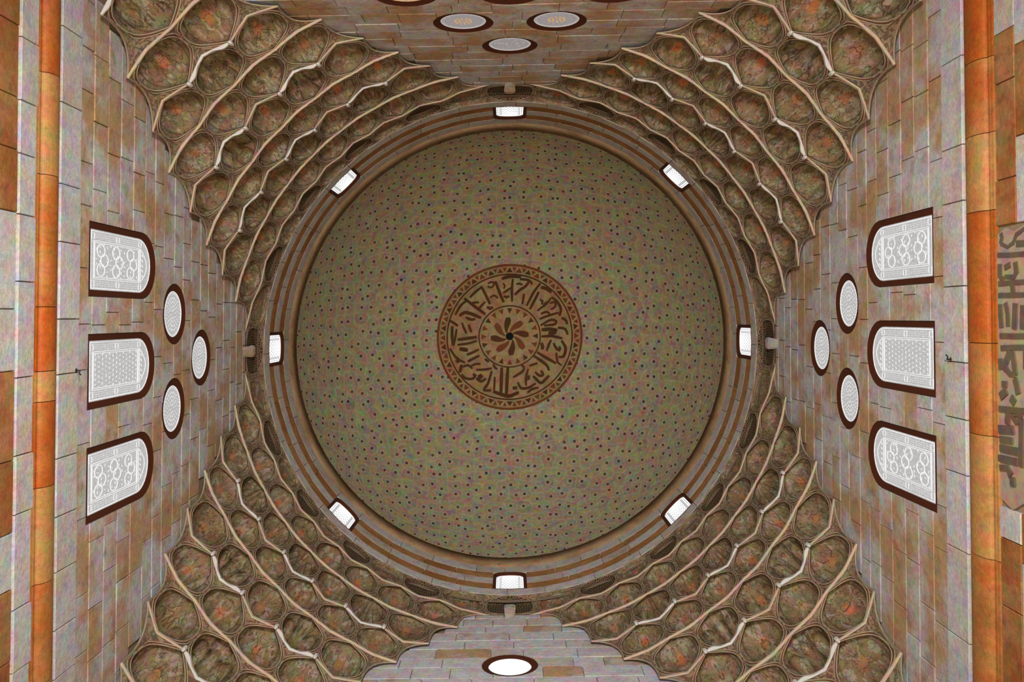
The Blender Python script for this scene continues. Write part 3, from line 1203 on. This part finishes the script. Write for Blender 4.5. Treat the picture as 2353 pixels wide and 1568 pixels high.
SCRIPT = [
    (26, [(525, 315), (560, 380), (610, 490)]), (28, [(660, 270), (690, 350), (740, 475)]), (20, [(590, 290), (640, 268), (660, 300), (615, 345), (588, 318)]),
    (20, [(610, 430), (650, 398), (685, 435)]), (34, [(722, 248), (800, 222), (905, 232)]), (20, [(735, 290), (765, 315), (742, 345)]), (24, [(828, 250), (818, 345), (820, 470)]),
    (26, [(742, 415), (770, 440), (795, 415)]), (22, [(735, 385), (790, 350), (820, 330)]), (26, [(845, 405), (900, 352), (955, 325), (988, 262)]), (22, [(935, 395), (918, 495)]),
    (24, [(1092, 295), (1030, 372), (958, 512)]), (26, [(1075, 378), (1040, 450), (988, 545)]), (24, [(895, 255), (985, 262), (1015, 305)]), (22, [(860, 300), (900, 290), (920, 310)]),
    (34, [(1095, 335), (1150, 345), (1195, 385)]), (24, [(1085, 450), (1125, 462), (1105, 500)]), (20, [(1060, 560), (1110, 520), (1150, 500), (1190, 440)]),
    (22, [(1120, 505), (1160, 470)]), (26, [(1195, 430), (1250, 470), (1292, 545), (1270, 610)]), (22, [(1180, 490), (1230, 470), (1240, 520), (1190, 550)]), (22, [(1082, 640), (1150, 612), (1265, 578)]),
    (22, [(1095, 590), (1160, 560), (1180, 590)]), (24, [(1092, 700), (1190, 642), (1252, 655), (1240, 692), (1125, 702)]), (36, [(1100, 742), (1180, 735), (1250, 748)]), (34, [(1165, 775), (1240, 770)]),
    (26, [(1255, 722), (1330, 730), (1348, 790)]), (26, [(1290, 630), (1340, 650), (1345, 690)]), (26, [(1098, 806), (1200, 800), (1300, 826)]), (24, [(1192, 838), (1165, 890), (1150, 945)]),
    (34, [(1100, 865), (1115, 900), (1108, 930)]), (26, [(1215, 868), (1240, 930), (1285, 950), (1270, 900)]), (28, [(1290, 845), (1335, 915), (1312, 1005), (1262, 1000)]),
    (28, [(1058, 955), (1140, 1005), (1240, 1062)]), (28, [(1028, 988), (1110, 1045), (1165, 1090), (1172, 1130)]), (22, [(1240, 960), (1252, 1062), (1290, 1080)]), (22, [(985, 1082), (1062, 1058)]),
    (26, [(1040, 1140), (1075, 1180), (1125, 1175), (1095, 1128)]), (28, [(1020, 1178), (1095, 1255), (1172, 1175)]), (24, [(905, 1068), (945, 1085), (935, 1128), (830, 1190)]),
    (22, [(975, 1110), (948, 1195), (955, 1270)]), (28, [(960, 1180), (990, 1170), (985, 1210), (955, 1215)]), (24, [(875, 1235), (900, 1300), (980, 1290), (1045, 1248)]), (22, [(965, 1335), (1000, 1300), (1072, 1288)]),
    (32, [(722, 1095), (718, 1200), (714, 1345)]), (32, [(780, 1095), (772, 1220), (766, 1350)]), (20, [(655, 1180), (650, 1310)]), (34, [(640, 1318), (700, 1342), (790, 1370), (885, 1330)]),
    (40, [(825, 1290), (870, 1288)]), (24, [(628, 1125), (592, 1245), (540, 1310), (622, 1308)]), (22, [(478, 1112), (560, 1112), (628, 1100)]), (24, [(640, 1060), (650, 1100), (680, 1110)]),
    (26, [(495, 1178), (525, 1140), (550, 1178), (515, 1202), (495, 1185)]), (26, [(480, 1190), (525, 1232), (572, 1195)]), (24, [(340, 1150), (370, 1192), (450, 1200), (478, 1158)]), (30, [(448, 1150), (478, 1170)]),
    (30, [(340, 1060), (322, 1135)]), (22, [(228, 905), (290, 1000), (372, 1042)]), (26, [(290, 985), (330, 1030), (300, 1050), (285, 1015)]), (22, [(352, 1082), (400, 1058), (445, 1100)]),
    (24, [(398, 1032), (450, 1005), (510, 978)]), (24, [(388, 968), (440, 950), (505, 918)]), (30, [(300, 822), (400, 812), (485, 800)]), (22, [(300, 872), (400, 862), (485, 838)]), (38, [(318, 908), (400, 925)]),
    (28, [(250, 690), (248, 780), (256, 875)]), (22, [(292, 720), (280, 800), (262, 882)]), (22, [(342, 660), (360, 710), (385, 765)]), (24, [(405, 680), (420, 720), (432, 755)]), (24, [(230, 640), (265, 660), (305, 692)]),
    (32, [(318, 595), (365, 558), (440, 580), (525, 620)]), (28, [(365, 428), (460, 505), (565, 585)]), (22, [(278, 585), (330, 492), (402, 440)]), (24, [(418, 422), (465, 370), (522, 330)]), (22, [(420, 480), (460, 465), (505, 470)]),
    (22, [(498, 535), (530, 500), (565, 465)]), (30, [(580, 515), (610, 545), (640, 520)]), (26, [(380, 610), (430, 640), (470, 630)]), (22, [(430, 1075), (470, 1050), (520, 1060)]), (24, [(560, 1010), (600, 1040)]),
]
for si, (wdt, pts) in enumerate(SCRIPT):
    stroke([((x - 797) / 4.126, (y - 800) / 4.126) for x, y in pts], wdt / 4.126 * 1.05, 'ink', 'letter_stroke', 0.0046 + 0.00003 * si)

# ------------------------------------------------------------------ carved inscription band on the right wall
ins = empty('inscription_band', WALLS['right'](0, 1.60, 0))
tag(ins, 'weathered carved wooden inscription band at the right edge below the orange moulding', 'inscription')
W = WALLS['right']
edge = [(-.268, 1.842), (-.20, 1.843), (.20, 1.843), (.268, 1.838), (.280, 1.810), (.270, 1.78), (.285, 1.72), (.275, 1.605), (-.275, 1.605), (-.285, 1.70), (-.265, 1.76), (-.286, 1.80)]
k = len(edge)
mesh('backboard', [W(x, y, -.0005) for x, y in edge] + [W(x, y, .005) for x, y in edge],
     [tuple(range(k))] + [(i, (i + 1) % k, k + (i + 1) % k, k + i) for i in range(k)], M['woodpale'], ins)
# half width and (t, height) of every stroke on the wall, in units of A
LET = [(0.0029, [(-0.2692, 1.8241), (-0.2609, 1.82), (-0.2485, 1.8247), (-0.2396, 1.8), (-0.2466, 1.779), (-0.2611, 1.7684), (-0.2709, 1.7414), (-0.2723, 1.7091)]), (0.0059, [(-0.2439, 1.7688), (-0.242, 1.7356), (-0.2398, 1.6973)]), (0.0047, [(-0.226, 1.8369), (-0.223, 1.7865), (-0.2208, 1.6947)]), (0.0041, [(-0.2071, 1.8287), (-0.1794, 1.8294), (-0.1747, 1.8123)]), (0.0045, [(-0.1983, 1.8117), (-0.2039, 1.7905)]), (0.0039, [(-0.2077, 1.7732), (-0.1883, 1.7696), (-0.1786, 1.7774), (-0.1805, 1.8104)]), (0.0049, [(-0.1668, 1.8349), (-0.1678, 1.7845), (-0.167, 1.6962)]), (0.0039, [(-0.1639, 1.7846), (-0.1464, 1.7817)]), (0.0047, [(-0.1435, 1.8355), (-0.1427, 1.7852), (-0.1423, 1.6969)]), (0.0039, [(-0.125, 1.8287), (-0.1022, 1.8286), (-0.0775, 1.8257)]), (0.0035, [(-0.1276, 1.8101), (-0.1041, 1.8019), (-0.0807, 1.8015)]), (0.0043, [(-0.1261, 1.7747), (-0.104, 1.7767), (-0.0752, 1.7802)]), (0.0043, [(-0.1219, 1.7487), (-0.0756, 1.7506)]), (0.0043, [(-0.1225, 1.7226), (-0.0759, 1.7245)]), (0.0051, [(-0.0611, 1.8315), (-0.0613, 1.784), (-0.0634, 1.699)]), (0.0049, [(-0.0361, 1.8286), (-0.0389, 1.7846), (-0.0423, 1.6995)]), (0.0043, [(-0.0314, 1.7951), (-0.0124, 1.8079), (0.006, 1.8226)]), (0.0039, [(-0.0316, 1.7882), (-0.0135, 1.7835), (0.0036, 1.7806)]), (0.0039, [(-0.0325, 1.7412), (0.0014, 1.7421)]), (0.0043, [(-0.0146, 1.8303), (0.007, 1.828)]), (0.0039, [(0.0023, 1.8136), (0.0149, 1.7964), (0.0156, 1.7775), (-0.0091, 1.782)]), (0.0043, [(0.0224, 1.7794), (0.0363, 1.773), (0.0521, 1.7683)]), (0.0059, [(0.0364, 1.8259), (0.0366, 1.8074)]), (0.0078, [(0.0491, 1.8255), (0.0631, 1.817)]), (0.0049, [(0.0611, 1.7942), (0.0714, 1.7807)]), (0.0055, [(0.0877, 1.8381), (0.0863, 1.8053), (0.0848, 1.7625), (0.0786, 1.7028)]), (0.0043, [(0.091, 1.8036), (0.1149, 1.8088)]), (0.0022, [(0.0961, 1.7934), (0.0922, 1.7577), (0.1109, 1.775), (0.0968, 1.7924)]), (0.0039, [(0.1025, 1.785), (0.1032, 1.7748)]), (0.0076, [(0.1295, 1.8403), (0.1246, 1.7855)]), (0.0059, [(0.1491, 1.8354), (0.1468, 1.7896)]), (0.0069, [(0.1669, 1.8359), (0.1653, 1.7697)]), (0.0039, [(0.0994, 1.7579), (0.1487, 1.7593), (0.1925, 1.7621)]), (0.0063, [(0.188, 1.8419), (0.1859, 1.7736)]), (0.0049, [(0.2069, 1.8369), (0.2034, 1.8102), (0.2167, 1.7976)]), (0.0043, [(0.2195, 1.7915), (0.2357, 1.7913)]), (0.0039, [(0.1263, 1.7325), (0.1823, 1.734)])]
SPLIT = []
for ww, pts in LET:                      # a pen stroke ends where it turns back sharply
    cur = [pts[0]]
    for i in range(1, len(pts)):
        cur.append(pts[i])
        if i < len(pts) - 1:
            a, b, c = pts[i - 1], pts[i], pts[i + 1]
            if (b[0] - a[0]) * (c[0] - b[0]) + (b[1] - a[1]) * (c[1] - b[1]) < 0.25 * math.dist(a, b) * math.dist(b, c):
                SPLIT.append((ww, cur))
                cur = [b]
    SPLIT.append((ww, cur))
for si, (ww, pts) in enumerate(SPLIT):
    lift = 0.0025 + 0.00006 * si
    pp = [(-t, h) for t, h in pts]
    Lp, Rp = [], []
    for i, p in enumerate(pp):
        a, b = pp[max(0, i - 1)], pp[min(len(pp) - 1, i + 1)]
        tx, ty = b[0] - a[0], b[1] - a[1]
        l = math.hypot(tx, ty) or 1
        # strokes are as thick across as the picture's foreshortening implies
        fx, fy = -ty / l, tx / l
        w2 = ww * (1.0 + 0.9 * abs(fy))
        Lp.append((p[0] + fx * w2, p[1] + fy * w2))
        Rp.append((p[0] - fx * w2, p[1] - fy * w2))
    m = len(pp)
    vs = [W(x, y, -lift) for x, y in Lp] + [W(x, y, -lift) for x, y in Rp] + [W(x, y, 0) for x, y in Lp] + [W(x, y, 0) for x, y in Rp]
    fs = []
    for i in range(m - 1):
        fs += [(i, i + 1, m + i + 1, m + i), (i, i + 1, 2 * m + i + 1, 2 * m + i), (m + i, m + i + 1, 3 * m + i + 1, 3 * m + i)]
    fs += [(0, m, 3 * m, 2 * m), (m - 1, 2 * m - 1, 4 * m - 1, 3 * m - 1)]
    mesh('carved_letter', vs, fs, M['wood'], ins)

# ------------------------------------------------------------------ iron hooks on the walls
for side, t, h, lab in (('left', -0.008, 2.049, 'small black iron hook on the left wall above the orange moulding'),
                        ('right', -0.004, 2.030, 'small black iron hook on the right wall beside the middle arched window')):
    W = WALLS[side]
    t *= FLIP[side]
    root = empty('iron_hook', W(t, h, -.004))
    tag(root, lab, 'hook', 'iron hooks on the side walls')
    m = MB()
    m.tube([W(t, h, 0), W(t, h, -.012), W(t, h - .004, -.016), W(t + .004, h - .008, -.016), W(t + .008, h - .006, -.016), W(t + .010, h, -.016)], .0016 * A, 6)
    m.build('shank', M['iron'], root, smooth=True)
    m = MB()
    m.tube([W(t - .004, h, -.005), W(t, h + .003, -.005), W(t + .004, h, -.005), W(t, h - .003, -.005)], .0018 * A, 5, True)
    m.build('wall_plate', M['iron'], root)
